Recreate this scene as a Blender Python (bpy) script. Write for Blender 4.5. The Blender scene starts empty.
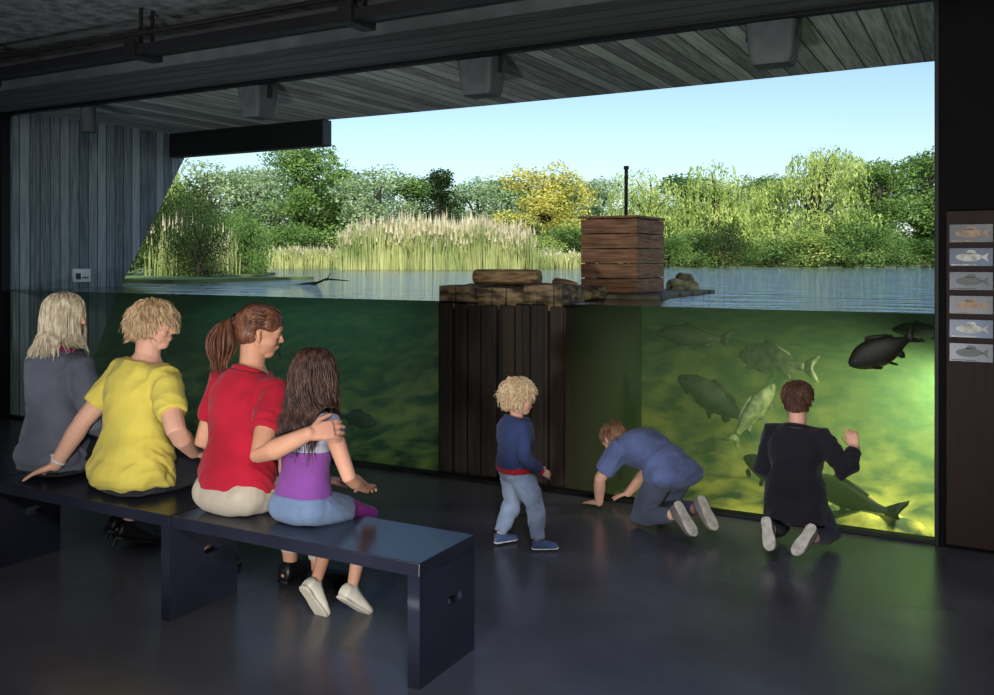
import bpy, math, random, time
import numpy as np
from mathutils import Vector, Matrix, noise, Euler
V=Vector
random.seed(7); rng=np.random.default_rng(7)
scene=bpy.context.scene
scene.view_settings.view_transform='Standard'
try: scene.view_settings.look='None'
except Exception: pass

def C(r,g,b):
    f=lambda c:(c/255/12.92) if c/255<=.04045 else ((c/255+.055)/1.055)**2.4
    return (f(r),f(g),f(b),1)

# ---------------------------------------------------------------- materials
def pmat(name,c1,c2=None,rough=.6,scale=6,stretch=(1,1,1),bump=0,bscale=40,metal=0,spec=.5,sheen=0,detail=4,sss=0,contrast=(.35,.65)):
    m=bpy.data.materials.new(name); m.use_nodes=True
    nt=m.node_tree; b=nt.nodes['Principled BSDF']
    b.inputs['Roughness'].default_value=rough; b.inputs['Metallic'].default_value=metal
    b.inputs['Specular IOR Level'].default_value=spec
    if sheen: b.inputs['Sheen Weight'].default_value=sheen
    if sss:
        b.inputs['Subsurface Weight'].default_value=sss; b.inputs['Subsurface Radius'].default_value=(.02,.008,.005); b.inputs['Subsurface Scale'].default_value=.5
    tc=nt.nodes.new('ShaderNodeTexCoord'); mp=nt.nodes.new('ShaderNodeMapping'); mp.inputs['Scale'].default_value=stretch
    nt.links.new(tc.outputs['Object'],mp.inputs['Vector'])
    if c2 is None: c2=tuple(x*.8 for x in c1[:3])+(1,)
    n=nt.nodes.new('ShaderNodeTexNoise'); n.inputs['Scale'].default_value=scale; n.inputs['Detail'].default_value=detail
    nt.links.new(mp.outputs[0],n.inputs['Vector'])
    r=nt.nodes.new('ShaderNodeValToRGB'); r.color_ramp.elements[0].position=contrast[0]; r.color_ramp.elements[1].position=contrast[1]
    r.color_ramp.elements[0].color=c2; r.color_ramp.elements[1].color=c1
    nt.links.new(n.outputs['Fac'],r.inputs[0]); nt.links.new(r.outputs[0],b.inputs['Base Color'])
    if bump:
        n2=nt.nodes.new('ShaderNodeTexNoise'); n2.inputs['Scale'].default_value=bscale; n2.inputs['Detail'].default_value=5
        nt.links.new(mp.outputs[0],n2.inputs['Vector'])
        bp=nt.nodes.new('ShaderNodeBump'); bp.inputs['Strength'].default_value=bump; bp.inputs['Distance'].default_value=.01
        nt.links.new(n2.outputs['Fac'],bp.inputs['Height']); nt.links.new(bp.outputs[0],b.inputs['Normal'])
    return m

def board_mat(name,c1,c2,axis,width=.14,rough=.8,gap=.45):
    m=bpy.data.materials.new(name); m.use_nodes=True; nt=m.node_tree; b=nt.nodes['Principled BSDF']; b.inputs['Roughness'].default_value=rough
    L=nt.links.new; N=nt.nodes.new
    tc=N('ShaderNodeTexCoord'); sp=N('ShaderNodeSeparateXYZ'); L(tc.outputs['Object'],sp.inputs[0])
    dv=N('ShaderNodeMath'); dv.operation='DIVIDE'; dv.inputs[1].default_value=width; L(sp.outputs[axis],dv.inputs[0])
    fl=N('ShaderNodeMath'); fl.operation='FLOOR'; L(dv.outputs[0],fl.inputs[0])
    fr=N('ShaderNodeMath'); fr.operation='FRACT'; L(dv.outputs[0],fr.inputs[0])
    wn=N('ShaderNodeTexWhiteNoise'); wn.noise_dimensions='1D'; L(fl.outputs[0],wn.inputs['W'])
    mp=N('ShaderNodeMapping'); sc=[1.2,1.2,1.2]; sc[axis]=22
    mp.inputs['Scale'].default_value=sc; L(tc.outputs['Object'],mp.inputs[0])
    n=N('ShaderNodeTexNoise'); n.inputs['Scale'].default_value=2.2; n.inputs['Detail'].default_value=6; L(mp.outputs[0],n.inputs['Vector'])
    ad=N('ShaderNodeMath'); ad.operation='MULTIPLY_ADD'; ad.inputs[1].default_value=.45; L(wn.outputs['Value'],ad.inputs[0]); L(n.outputs['Fac'],ad.inputs[2])
    sb=N('ShaderNodeMath'); sb.operation='SUBTRACT'; sb.inputs[1].default_value=.22; L(ad.outputs[0],sb.inputs[0])
    r=N('ShaderNodeValToRGB'); r.color_ramp.elements[0].position=.25; r.color_ramp.elements[1].position=.8
    r.color_ramp.elements[0].color=c2; r.color_ramp.elements[1].color=c1; L(sb.outputs[0],r.inputs[0])
    pg=N('ShaderNodeMath'); pg.operation='PINGPONG'; pg.inputs[1].default_value=.5; L(fr.outputs[0],pg.inputs[0])
    gt=N('ShaderNodeMath'); gt.operation='GREATER_THAN'; gt.inputs[1].default_value=.05; L(pg.outputs[0],gt.inputs[0])
    mx=N('ShaderNodeMix'); mx.data_type='RGBA'; mx.inputs[6].default_value=tuple(x*gap for x in c2[:3])+(1,)
    L(gt.outputs[0],mx.inputs[0]); L(r.outputs[0],mx.inputs[7]); L(mx.outputs[2],b.inputs['Base Color'])
    bp=N('ShaderNodeBump'); bp.inputs['Strength'].default_value=.6; bp.inputs['Distance'].default_value=.01
    am=N('ShaderNodeMath'); am.operation='MULTIPLY_ADD'; am.inputs[1].default_value=.4; L(n.outputs['Fac'],am.inputs[0]); L(gt.outputs[0],am.inputs[2])
    L(am.outputs[0],bp.inputs['Height']); L(bp.outputs[0],b.inputs['Normal'])
    return m

def leaf_mat(name,c1,c2):
    m=bpy.data.materials.new(name); m.use_nodes=True; nt=m.node_tree; nt.nodes.clear(); N=nt.nodes.new; L=nt.links.new
    o=N('ShaderNodeOutputMaterial'); d=N('ShaderNodeBsdfDiffuse'); t=N('ShaderNodeBsdfTranslucent'); mx=N('ShaderNodeMixShader'); mx.inputs[0].default_value=.35
    tc=N('ShaderNodeTexCoord'); n=N('ShaderNodeTexNoise'); n.inputs['Scale'].default_value=.9; n.inputs['Detail'].default_value=4
    oi=N('ShaderNodeObjectInfo'); va=N('ShaderNodeVectorMath'); va.operation='ADD'; L(tc.outputs['Object'],va.inputs[0]); L(oi.outputs['Location'],va.inputs[1]); L(va.outputs[0],n.inputs['Vector'])
    r=N('ShaderNodeValToRGB'); r.color_ramp.elements[0].position=.35; r.color_ramp.elements[1].position=.65
    r.color_ramp.elements[0].color=c2; r.color_ramp.elements[1].color=c1
    L(n.outputs['Fac'],r.inputs[0]); L(r.outputs[0],d.inputs[0]); L(r.outputs[0],t.inputs[0]); L(d.outputs[0],mx.inputs[1]); L(t.outputs[0],mx.inputs[2]); L(mx.outputs[0],o.inputs[0])
    return m

# ---------------------------------------------------------------- mesh buffer
class Buf:
    def __init__(s): s.v=[]; s.f=[]; s.m=[]
    def add(s,vs,fs,mi=0):
        o=len(s.v); s.v+= [tuple(v) for v in vs]; s.f+=[tuple(i+o for i in f) for f in fs]; s.m+=[mi]*len(fs)
    def quads(s,arr,mi=0):
        o=len(s.v); n=len(arr); s.v+=arr.reshape(-1,3).tolist(); s.f+=(np.arange(n*4).reshape(n,4)+o).tolist(); s.m+=[mi]*n
    def box(s,a,b,mi=0):
        x0,y0,z0=a; x1,y1,z1=b
        s.add([(x0,y0,z0),(x1,y0,z0),(x1,y1,z0),(x0,y1,z0),(x0,y0,z1),(x1,y0,z1),(x1,y1,z1),(x0,y1,z1)],
              [(3,2,1,0),(4,5,6,7),(0,1,5,4),(1,2,6,5),(2,3,7,6),(3,0,4,7)],mi)
    def rings(s,rs,mi=0,caps=True):
        n=len(rs[0]); vs=[v for r in rs for v in r]; fs=[]
        for i in range(len(rs)-1):
            for j in range(n):
                k=(j+1)%n; fs.append((i*n+j,i*n+k,(i+1)*n+k,(i+1)*n+j))
        if caps:
            fs.append(tuple(range(n-1,-1,-1))); fs.append(tuple((len(rs)-1)*n+j for j in range(n)))
        s.add(vs,fs,mi)
    def loft(s,secs,seg=20,mi=0,p=2.0):
        rs=[]
        for c,xv,yv in secs:
            c=V(c); xv=V(xv); yv=V(yv); r=[]
            for j in range(seg):
                a=2*math.pi*j/seg; ca,sa=math.cos(a),math.sin(a)
                e=2/p
                r.append(c+xv*(math.copysign(abs(ca)**e,ca))+yv*(math.copysign(abs(sa)**e,sa)))
            rs.append(r)
        s.rings(rs,mi)
    def tube(s,pts,rad,seg=12,mi=0,round_=True):
        pts=[V(p) for p in pts]; n=len(pts)
        if not hasattr(rad,'__len__'): rad=[rad]*n
        tans=[]
        for i in range(n):
            t=(pts[min(i+1,n-1)]-pts[max(i-1,0)])
            if t.length<1e-9: t=V((0,0,1))
            tans.append(t.normalized())
        ref=V((0,0,1)) if abs(tans[0].z)<.9 else V((0,1,0))
        x=tans[0].cross(ref).normalized(); rs=[]
        cs=[(math.cos(2*math.pi*j/seg),math.sin(2*math.pi*j/seg)) for j in range(seg)]
        def ring(c,x,y,r): return [c+x*(r*a)+y*(r*b) for a,b in cs]
        frames=[]
        for t in tans:
            x=(x-t*x.dot(t)); x=x.normalized() if x.length>1e-6 else t.orthogonal().normalized()
            frames.append((x.copy(),t.cross(x)))
        if round_:
            for a in (80,55,28):
                a=math.radians(a); rs.append(ring(pts[0]-tans[0]*rad[0]*math.sin(a),*frames[0],rad[0]*math.cos(a)))
        for p,r,(fx,fy) in zip(pts,rad,frames): rs.append(ring(p,fx,fy,r))
        if round_:
            for a in (28,55,80):
                a=math.radians(a); rs.append(ring(pts[-1]+tans[-1]*rad[-1]*math.sin(a),*frames[-1],rad[-1]*math.cos(a)))
        s.rings(rs,mi)
    def ell(s,c,r,M=None,seg=20,mi=0):
        M=M or Matrix.Identity(3); c=V(c); rs=[]
        for i in range(1,seg//2):
            th=math.pi*i/(seg//2)
            rs.append([c+M@V((r[0]*math.sin(th)*math.cos(2*math.pi*j/seg),r[1]*math.sin(th)*math.sin(2*math.pi*j/seg),-r[2]*math.cos(th))) for j in range(seg)])
        s.rings(rs,mi)

PENDING=[]
def link(o,parent=None):
    PENDING.append(o)
    if parent: o.parent=parent
    return o
def mkobj(name,buf,mats,parent=None,smooth=False,bevel=0,segs=2,loc=None):
    me=bpy.data.meshes.new(name); me.from_pydata(buf.v,[],buf.f); me.update()
    for m in (mats if isinstance(mats,(list,tuple)) else [mats]): me.materials.append(m)
    me.polygons.foreach_set('material_index',buf.m)
    if smooth: me.polygons.foreach_set('use_smooth',[True]*len(me.polygons))
    o=bpy.data.objects.new(name,me); link(o,parent)
    if loc: o.location=loc
    if bevel:
        b=o.modifiers.new('b','BEVEL'); b.width=bevel; b.segments=segs; b.limit_method='ANGLE'
    return o
def empty(name,loc=(0,0,0),rz=0):
    e=bpy.data.objects.new(name,None); e.empty_display_size=.1; e.location=loc; e.rotation_euler=(0,0,rz); link(e); return e
def fold(co,wf):
    x,y,z=co[:,0]*wf,co[:,1]*wf,co[:,2]*wf*.8
    a=np.sin(1.3*x+1.9*np.sin(.9*z+.7*y)+.5*y); b=np.sin(1.7*z-1.1*x+2.1*np.sin(1.2*y+.4*x)); c=np.sin(2.9*z+1.7*y-2.3*x+1.5*np.sin(1.9*x))
    d=np.sin(5.1*z-3.1*x+2.6*y+2.2*np.sin(2.3*y+1.3*z))
    return .45*a*b+.38*(1-2*np.abs(b*c))+.15*c+.2*(1-2*np.abs(d))*np.clip(a+.3,0,1)
def remesh(name,buf,mat,parent,vox=.007,sm=4,wr=0,wf=9):
    me=bpy.data.meshes.new(name); me.from_pydata(buf.v,[],buf.f); me.update()
    o=bpy.data.objects.new('tmp',me); scene.collection.objects.link(o)
    r=o.modifiers.new('r','REMESH'); r.mode='VOXEL'; r.voxel_size=vox
    if sm:
        k=o.modifiers.new('s','SMOOTH'); k.factor=.5; k.iterations=sm
    dg=bpy.context.evaluated_depsgraph_get()
    nm=bpy.data.meshes.new_from_object(o.evaluated_get(dg)); bpy.data.objects.remove(o); bpy.data.meshes.remove(me)
    nm.name=name; nm.materials.clear()
    for m in (mat if isinstance(mat,(list,tuple)) else [mat]): nm.materials.append(m)
    if wr:
        n=len(nm.vertices); co=np.empty(n*3,np.float32); no=np.empty(n*3,np.float32); nm.vertices.foreach_get('co',co); nm.vertices.foreach_get('normal',no)
        co=co.reshape(-1,3); no=no.reshape(-1,3); co=co+no*(fold(co,wf)*wr)[:,None]; nm.vertices.foreach_set('co',co.ravel())
    nm.polygons.foreach_set('use_smooth',[True]*len(nm.polygons)); nm.update()
    o=bpy.data.objects.new(name,nm); link(o,parent); return o

# ================================================================= PLACE
WZ=1.335   # water level
GV=5.83    # glass line
R=math.radians
m_floor=pmat('floor_polished_screed',C(84,84,90),C(62,62,68),rough=.27,scale=1.6,bump=.04,bscale=9,spec=.6,contrast=(.3,.7))
m_ceil=pmat('ceiling_rough_concrete',C(116,116,116),C(70,70,70),rough=.9,scale=9,bump=.8,bscale=30)
m_dark=pmat('dark_painted_wall',C(9,9,11),C(7,7,8),rough=.7,spec=.08)
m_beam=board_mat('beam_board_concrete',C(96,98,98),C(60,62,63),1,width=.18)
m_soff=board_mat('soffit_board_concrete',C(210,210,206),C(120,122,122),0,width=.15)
m_side=board_mat('side_board_concrete',C(150,162,172),C(84,94,102),1,width=.12)
m_black=pmat('black_metal',C(18,18,20),C(13,13,15),rough=.45)
m_frame=pmat('window_frame_dark',C(16,17,19),rough=.5,spec=.2)
def simple(name,lo,hi,mat,bevel=0):
    b=Buf(); b.box(lo,hi); return mkobj(name,b,mat,bevel=bevel)
simple('floor',(-12,-4,-.15),(3,GV-.02,0),m_floor)
simple('ceiling',(-12,-4,3.45),(3,GV-.02,3.65),m_ceil)
simple('wall_back',(-12,-4.15,0),(3,-4,3.45),m_dark)
simple('wall_left',(-12.15,-4,0),(-12,GV,3.45),m_dark)
simple('wall_right',(3,-4,0),(3.15,GV,3.45),m_dark)
simple('wall_front',(-.25,GV-.06,0),(3,GV+.2,3.45),m_dark)
simple('wall_front_left',(-12,GV-.04,0),(-9.12,GV+.2,3.45),m_dark)
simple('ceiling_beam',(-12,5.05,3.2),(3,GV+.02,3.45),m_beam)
m_glass=bpy.data.materials.new('window_glass'); m_glass.use_nodes=True; nt=m_glass.node_tree; nt.nodes.clear()
o_=nt.nodes.new('ShaderNodeOutputMaterial'); t_=nt.nodes.new('ShaderNodeBsdfTransparent')
t_.inputs[0].default_value=(.95,.98,.96,1); nt.links.new(t_.outputs[0],o_.inputs[0])
b=Buf(); b.add([(-9.12,GV,0),(-.25,GV,0),(-.25,GV,3.2),(-9.12,GV,3.2)],[(0,1,2,3)]); mkobj('window_1',b,m_glass)
b=Buf(); b.box((-9.12,GV-.04,0),(-.25,GV+.04,.025)); b.box((-9.14,GV-.05,0),(-9.07,GV+.05,3.2)); b.box((-.275,GV-.07,0),(-.25,GV+.05,3.2)); b.box((-9.12,GV-.03,3.17),(-.25,GV+.05,3.2))
mkobj('window_frame',b,m_frame,bevel=.004)
b=Buf(); N=24; edge=[]
for i in range(N+1):
    u=-9.3+i*(10.3)/N; edge.append((u,7.98+.16*math.sin((u+9.3)/10.3*math.pi)))
vs=[];fs=[]
for (u,e) in edge: vs+=[(u,GV+.03,3.25),(u,e,3.25),(u,GV+.03,3.6),(u,e,3.6)]
for i in range(N):
    a=i*4;c=a+4; fs+=[(a,a+1,c+1,c),(a+1,a+3,c+3,c+1),(a+3,a+2,c+2,c+3)]
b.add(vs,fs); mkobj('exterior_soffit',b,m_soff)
b=Buf(); prof=[(GV+.06,-.6),(6.4,-.6),(7.28,WZ),(8.42,3.25),(8.42,3.6),(GV+.06,3.6)]
vs=[(-9.1,y,z) for y,z in prof]+[(-9.6,y,z) for y,z in prof]; n=len(prof)
b.add(vs,[tuple(range(n)),tuple(range(2*n-1,n-1,-1))]+[(i,i+n,(i+1)%n+n,(i+1)%n) for i in range(n)])
mkobj('exterior_wing_wall',b,m_side)
simple('exterior_downstand',(-9.1,8.0,2.95),(-6.62,8.16,3.25),m_black,bevel=.01)
b=Buf(); b.box((-9.1,6.63,1.40),(-9.075,6.85,1.55)); b.box((-9.076,6.66,1.43),(-9.07,6.72,1.50),1); b.box((-9.076,6.74,1.44),(-9.07,6.82,1.455),1)
mkobj('wall_sign',b,[pmat('sign_white',C(215,220,222)),m_black])

m_spk=pmat('speaker_grey',C(84,86,88),C(68,70,72),rough=.7)
for (u,v,w) in [(-5.70,6.0,.27),(-3.42,6.02,.32),(-1.226,5.99,.33)]:
    b=Buf(); h=.29
    b.loft([((0,0,0),(w/2,0,0),(0,.13,0)),((0,0,-.02),(w/2,0,0),(0,.14,0)),((0,.0,-h+.03),(w/2-.03,0,0),(0,.11,0)),((0,0,-h),(w/2-.045,0,0),(0,.1,0))],seg=24,p=8)
    b.box((-.03,-.03,0),(.03,.03,.05),1); b.box((-w/2-.01,-.02,-.12),(-w/2+.02,.02,.03),1); b.box((w/2-.02,-.02,-.12),(w/2+.01,.02,.03),1); b.box((-w/2-.01,-.02,.01),(w/2+.01,.02,.035),1)
    mkobj('loudspeaker',b,[m_spk,m_black],loc=(u,v,3.2))
b=Buf(); b.tube([(0,0,.05),(0,0,-.2)],.075,seg=20,round_=False); b.tube([(0,0,-.19),(0,0,-.21)],.082,seg=20,round_=False); b.box((-.02,-.02,0),(.02,.02,.1))
mkobj('ceiling_spotlight',b,m_spk,loc=(-7.99,6.0,3.15))
b=Buf(); b.box((-11.9,4.34,3.10),(2.9,4.44,3.17)); b.box((-11.9,4.52,3.12),(2.9,4.55,3.14)); b.tube([(-11.9,4.28,3.22),(2.9,4.28,3.22)],.018,seg=8,round_=False)
u=-11.0
while u<2.9:
    b.box((u-.05,4.30,3.08),(u+.05,4.56,3.19)); b.box((u-.012,4.4,3.15),(u+.012,4.42,3.445)); b.box((u-.012,4.5,3.15),(u+.012,4.52,3.445)); u+=1.9
mkobj('lighting_track',b,m_black,bevel=.003)
for (u,yy) in [(-1.2,4.39)]:
    b=Buf(); b.tube([(0,0,0.01),(0,0,-.05)],.02,seg=10,round_=False); b.tube([(0,-.07,-.03),(0,.08,-.1)],[.035,.045],seg=16,round_=False)
    mkobj('track_spotlight_housing',b,m_black,loc=(u,yy,3.09))
# made-up housings for the added fill lamps behind the viewer
for (x,y) in [(-1.2,-1.0),(-5.5,0)]:
    b=Buf(); b.tube([(0,0,0),(0,0,.03)],.11,seg=20,round_=False); b.tube([(0,0,.03),(0,0,.2)],.02,seg=10,round_=False); b.tube([(0,-.14,.18),(0,-.01,.24)],[.07,.09],seg=18,round_=False)
    mkobj('fill_spot_housing',b,m_black,loc=(x,y-.15,0))
for (x,y,s) in [(.6,-.6,.55),(-4.5,-1.5,.75)]:
    b=Buf(); b.box((-s,-s,.20),(s,s,.24)); b.box((-.02,-.02,.24),(.02,.02,.35)); mkobj('fill_area_frame',b,m_black,loc=(x,y,3.1),bevel=.005)  # invented frame over each fill area light, out of view

b=Buf(); b.box((-.215,GV-.11,.03),(.06,GV-.061,1.93)); e=mkobj('fish_display_board',b,pmat('red_brown_wood',C(36,16,13),C(24,11,9),rough=.6,scale=4,stretch=(8,1,1),spec=.2),bevel=.005)
m_pan=[pmat('panel_blue_%d'%i,C(*c),C(*d),rough=.3,scale=3) for i,(c,d) in enumerate([((104,108,110),(54,60,66)),((72,94,126),(40,50,70)),((92,102,108),(50,58,64))])]
m_fishc=[pmat('panel_fish_%d'%i,C(*c),C(*d),rough=.4,scale=20) for i,(c,d) in enumerate([((150,112,70),(90,66,40)),((40,40,34),(26,26,22)),((190,190,180),(120,120,105))])]
for i in range(6):
    z=1.80-i*.134; b=Buf(); b.box((-.195,GV-.125,z-.05),(.02,GV-.108,z+.05))
    fx=-.09; y=GV-.127
    pts=[]
    for k in range(20):
        a=2*math.pi*k/20; pts.append((fx+.066*math.cos(a)-.008,y,z+.024*math.sin(a)))
    b.add(pts,[tuple(range(20))],1)
    b.add([(fx+.05,y,z),(fx+.09,y,z+.026),(fx+.082,y,z),(fx+.09,y,z-.026)],[(0,3,2,1)],1)
    b.add([(fx-.03,y,z+.02),(fx+.03,y,z+.02),(fx+.02,y,z+.038),(fx-.01,y,z+.04)],[(0,1,2,3)],1)
    b.box((-.185,GV-.1265,z-.046),(-.06,GV-.1245,z-.04),1)
    mkobj('fish_picture_panel_%d'%(i+1),b,[m_pan[i%3],m_fishc[(i*2)%3]],parent=e)

# ---------------------------------------------------------------- bench
m_bench=pmat('bench_lacquer',C(40,42,56),C(32,34,46),rough=.26,scale=3,bump=.03,bscale=60,spec=.65)
def panel_with_slot(w,h,t):
    cu=bpy.data.curves.new('p','CURVE'); cu.dimensions='2D'; cu.fill_mode='BOTH'; cu.extrude=t/2
    def sp(pts):
        s=cu.splines.new('POLY'); s.points.add(len(pts)-1)
        for p,q in zip(s.points,pts): p.co=(q[0],q[1],0,1)
        s.use_cyclic_u=True
    sp([(0,0),(w,0),(w,h),(0,h)])
    sl=[]; cx,cz,hw,r=w/2+.05,h*.62,.035,.02
    for k in range(9): a=-math.pi/2+math.pi*k/8; sl.append((cx+hw+r*math.cos(a),cz+r*math.sin(a)))
    for k in range(9): a=math.pi/2+math.pi*k/8; sl.append((cx-hw+r*math.cos(a),cz+r*math.sin(a)))
    sp(sl)
    o=bpy.data.objects.new('tmpc',cu); scene.collection.objects.link(o)
    dg=bpy.context.evaluated_depsgraph_get()
    me=bpy.data.meshes.new_from_object(o.evaluated_get(dg)); bpy.data.objects.remove(o); return me
BW=.42; BH=.485; L=1.35
pm=panel_with_slot(BW,BH-.055,.055)
for k in range(6):
    ur=-1.915-k*(L+.012)
    e=empty('bench',(ur,2.885,0))
    b=Buf(); b.box((-L,0,BH-.055),(0,BW,BH)); mkobj('seat',b,m_bench,parent=e,bevel=.004)
    for j,x in enumerate([-.0275]+([-L+.0275] if k==5 else [])):
        me=pm.copy(); me.materials.clear(); me.materials.append(m_bench)
        o=bpy.data.objects.new('leg_%d'%(j+1),me); link(o,e)
        o.matrix_local=Matrix(((0,0,1,x),(1,0,0,0),(0,1,0,0),(0,0,0,1)))

# ---------------------------------------------------------------- water, lake bed
m_water=bpy.data.materials.new('lake_water'); m_water.use_nodes=True; nt=m_water.node_tree; nt.nodes.clear(); N_=nt.nodes.new; L_=nt.links.new
o_=N_('ShaderNodeOutputMaterial'); t_=N_('ShaderNodeBsdfTransparent'); t_.inputs[0].default_value=(.35,.5,.3,1)
g_=N_('ShaderNodeBsdfGlossy'); g_.inputs['Roughness'].default_value=.03; x_=N_('ShaderNodeMixShader'); fr=N_('ShaderNodeFresnel'); fr.inputs[0].default_value=1.55
tc=N_('ShaderNodeTexCoord'); mp=N_('ShaderNodeMapping'); mp.inputs['Rotation'].default_value=(0,0,math.radians(-28)); mp.inputs['Scale'].default_value=(.7,2.2,1)
n1=N_('ShaderNodeTexNoise'); n1.inputs['Scale'].default_value=1.6; n1.inputs['Detail'].default_value=6; bp=N_('ShaderNodeBump'); bp.inputs['Strength'].default_value=1.0; bp.inputs['Distance'].default_value=.09
L_(tc.outputs['Object'],mp.inputs[0]); L_(mp.outputs[0],n1.inputs['Vector']); L_(n1.outputs['Fac'],bp.inputs['Height']); L_(bp.outputs[0],g_.inputs['Normal'])
L_(fr.outputs[0],x_.inputs[0]); L_(t_.outputs[0],x_.inputs[1]); L_(g_.outputs[0],x_.inputs[2]); L_(x_.outputs[0],o_.inputs[0])
def shore(X,d,z=0): return V((.8775*X-.4795*d,.4795*X+.8775*d,z))
b=Buf(); b.add([(-9.1,GV+.03,WZ),(.08,GV+.03,WZ),(.08,7.3,WZ),(-9.1,7.3,WZ)],[(0,1,2,3)])
b.add([(-9.1,7.3,WZ),(.08,7.3,WZ),(6,7.4,WZ),tuple(shore(60,42,WZ)),tuple(shore(-70,42,WZ)),(-30,7.3,WZ)],[(0,1,2,3,4,5)])
mkobj('lake_water_surface',b,m_water)
m_vol=bpy.data.materials.new('murky_water'); m_vol.use_nodes=True; nt=m_vol.node_tree; nt.nodes.clear()
o_=nt.nodes.new('ShaderNodeOutputMaterial'); sc_=nt.nodes.new('ShaderNodeVolumeScatter'); ab_=nt.nodes.new('ShaderNodeVolumeAbsorption'); ad_=nt.nodes.new('ShaderNodeAddShader')
sc_.inputs['Color'].default_value=(.42,.8,.42,1); sc_.inputs['Density'].default_value=.25; sc_.inputs['Anisotropy'].default_value=.2
ab_.inputs['Color'].default_value=(.3,.85,.5,1); ab_.inputs['Density'].default_value=.14
nt.links.new(sc_.outputs[0],ad_.inputs[0]); nt.links.new(ab_.outputs[0],ad_.inputs[1]); nt.links.new(ad_.outputs[0],o_.inputs['Volume'])
simple('lake_water_body',(-13,GV+.21,-.7),(.09,12.5,WZ-.006),m_vol)
m_bed=pmat('lake_bed_algae',C(184,180,84),C(36,58,38),rough=.9,scale=3.8,bump=1,bscale=9,detail=12,contrast=(.38,.64))
b=Buf(); nu,nv=190,70; vs=[];fs=[]
for j in range(nv+1):
    t=j/nv; v=GV+.04+ (t**1.7)*38
    for i in range(nu+1):
        u=-17+i*17.07/nu
        if v>8.6: u=u+(u+4.5)*(v-8.6)*.2
        s=min(1,max(0,(v-6.9)/4.2)); s=s*s*(3-2*s)
        z=-.30+s*1.2 + .16*noise.noise(V((u*1.3,v*1.3,0)))+.07*noise.noise(V((u*4,v*4,3)))
        z+= .30*math.exp(-((u+.75)**2/.25+(v-6.35)**2/.1))
        vs.append((u,v,min(z,1.0)))
for j in range(nv):
    for i in range(nu):
        a=j*(nu+1)+i; fs.append((a,a+1,a+nu+2,a+nu+1))
b.add(vs,fs); mkobj('lake_bed',b,m_bed,smooth=True)
m_pier=board_mat('submerged_pier_wood',C(58,40,26),C(28,20,14),0,width=.18)
simple('submerged_retaining_wall',(.1,GV+.21,-.6),(.3,9,1.6),m_side)
e=empty('timber_pier',(-3.21,6.7,0))
b=Buf(); x=-.55
while x<.53:
    w=.12+random.random()*.05; b.box((x,-.78+random.random()*.03,-.5),(min(x+w-.012,.54),.84,WZ-.03+random.random()*.02)); x+=w
mkobj('submerged_posts',b,m_pier,parent=e,bevel=.012)
m_stone=pmat('weathered_timber',C(150,124,92),C(62,48,36),rough=.85,scale=9,stretch=(1,1,2.5),bump=.8,bscale=22,contrast=(.38,.62))
b=Buf(); x=-.56
while x<.46:
    w=.05+random.random()*.12; b.box((x,-.76+random.random()*.05,WZ-.06),(x+w-.004,-.30,1.425+random.random()*.045)); x+=w
for y0 in (-.30,-.16,-.02):
    b.tube([(-.56,y0+.03,1.40),(-.1,y0+.02,1.405),(.48,y0+.04,1.39)],[.06,.065,.055],seg=10)
mkobj('pier_edge_timbers',b,m_stone,parent=e,bevel=.01)
b=Buf()
for k in range(10):
    b.box((-.52+random.random()*.05,.10+k*.17,WZ+.0),(.88+random.random()*.05,.255+k*.17,WZ+.035))
mkobj('deck_planks',b,pmat('deck_grey',C(120,106,88),C(70,58,46),scale=9,stretch=(1,6,1),bump=.6),parent=e,bevel=.004)
b=Buf(); pts=[(-.42+i*.064,-.42,1.535) for i in range(10)]
b.tube(pts,[.060,.062,.062,.063,.062,.063,.062,.062,.061,.060],seg=16,round_=False)
b.tube([(.30,-.42,1.50),(.40,-.43,1.49),(.46,-.43,1.485)],[.035,.03,.02])
mkobj('driftwood_log',b,pmat('log_bark',C(176,140,100),C(104,78,54),scale=8,stretch=(1,6,6),bump=.5),smooth=True,loc=(-3.21,6.7,-.02),bevel=.012)
m_cr=pmat('crate_wood',C(166,118,88),C(104,72,54),rough=.8,scale=5,stretch=(1,1,12),bump=.5,bscale=20,detail=8)
e=empty('wooden_crate',(-2.79,7.40,0)); b=Buf()
hw,hd,z0,z1=.25,.35,WZ+.04,2.0; npl=5; ph=(z1-z0)/npl
for k in range(npl):
    za=z0+k*ph; zb=za+ph-.008
    b.box((-hw,-hd,za),(hw,-hd+.022,zb)); b.box((-hw,hd-.022,za),(hw,hd,zb)); b.box((-hw,-hd+.024,za),(-hw+.022,hd-.024,zb)); b.box((hw-.022,-hd+.024,za),(hw,hd-.024,zb))
mkobj('planks',b,m_cr,parent=e,bevel=.003)
b=Buf()
for sx in (-1,1):
    for sy in (-1,1): 
        x0=sx*(hw-.045); y0=sy*(hd-.045); b.box((x0-.02,y0-.02,z0),(x0+.02,y0+.02,z1-.01))
for k in range(5): b.box((-hw-.01+k*.105,-hd-.01,z1),(-hw+.088+k*.105,hd+.01,z1+.02))
mkobj('lid_and_posts',b,m_cr,parent=e,bevel=.003)
b=Buf(); b.tube([(0,0,WZ-.3),(0.01,0,2.5)],.018,seg=10,round_=False); b.tube([(0.01,0,2.5),(0.01,0,2.53)],.026,seg=10,round_=False); mkobj('mooring_post',b,m_black,loc=(-2.99,7.98,0))
m_rock=pmat('rock',C(180,168,130),C(96,88,62),rough=.9,scale=8,bump=.8,bscale=14)
b=Buf()
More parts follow.
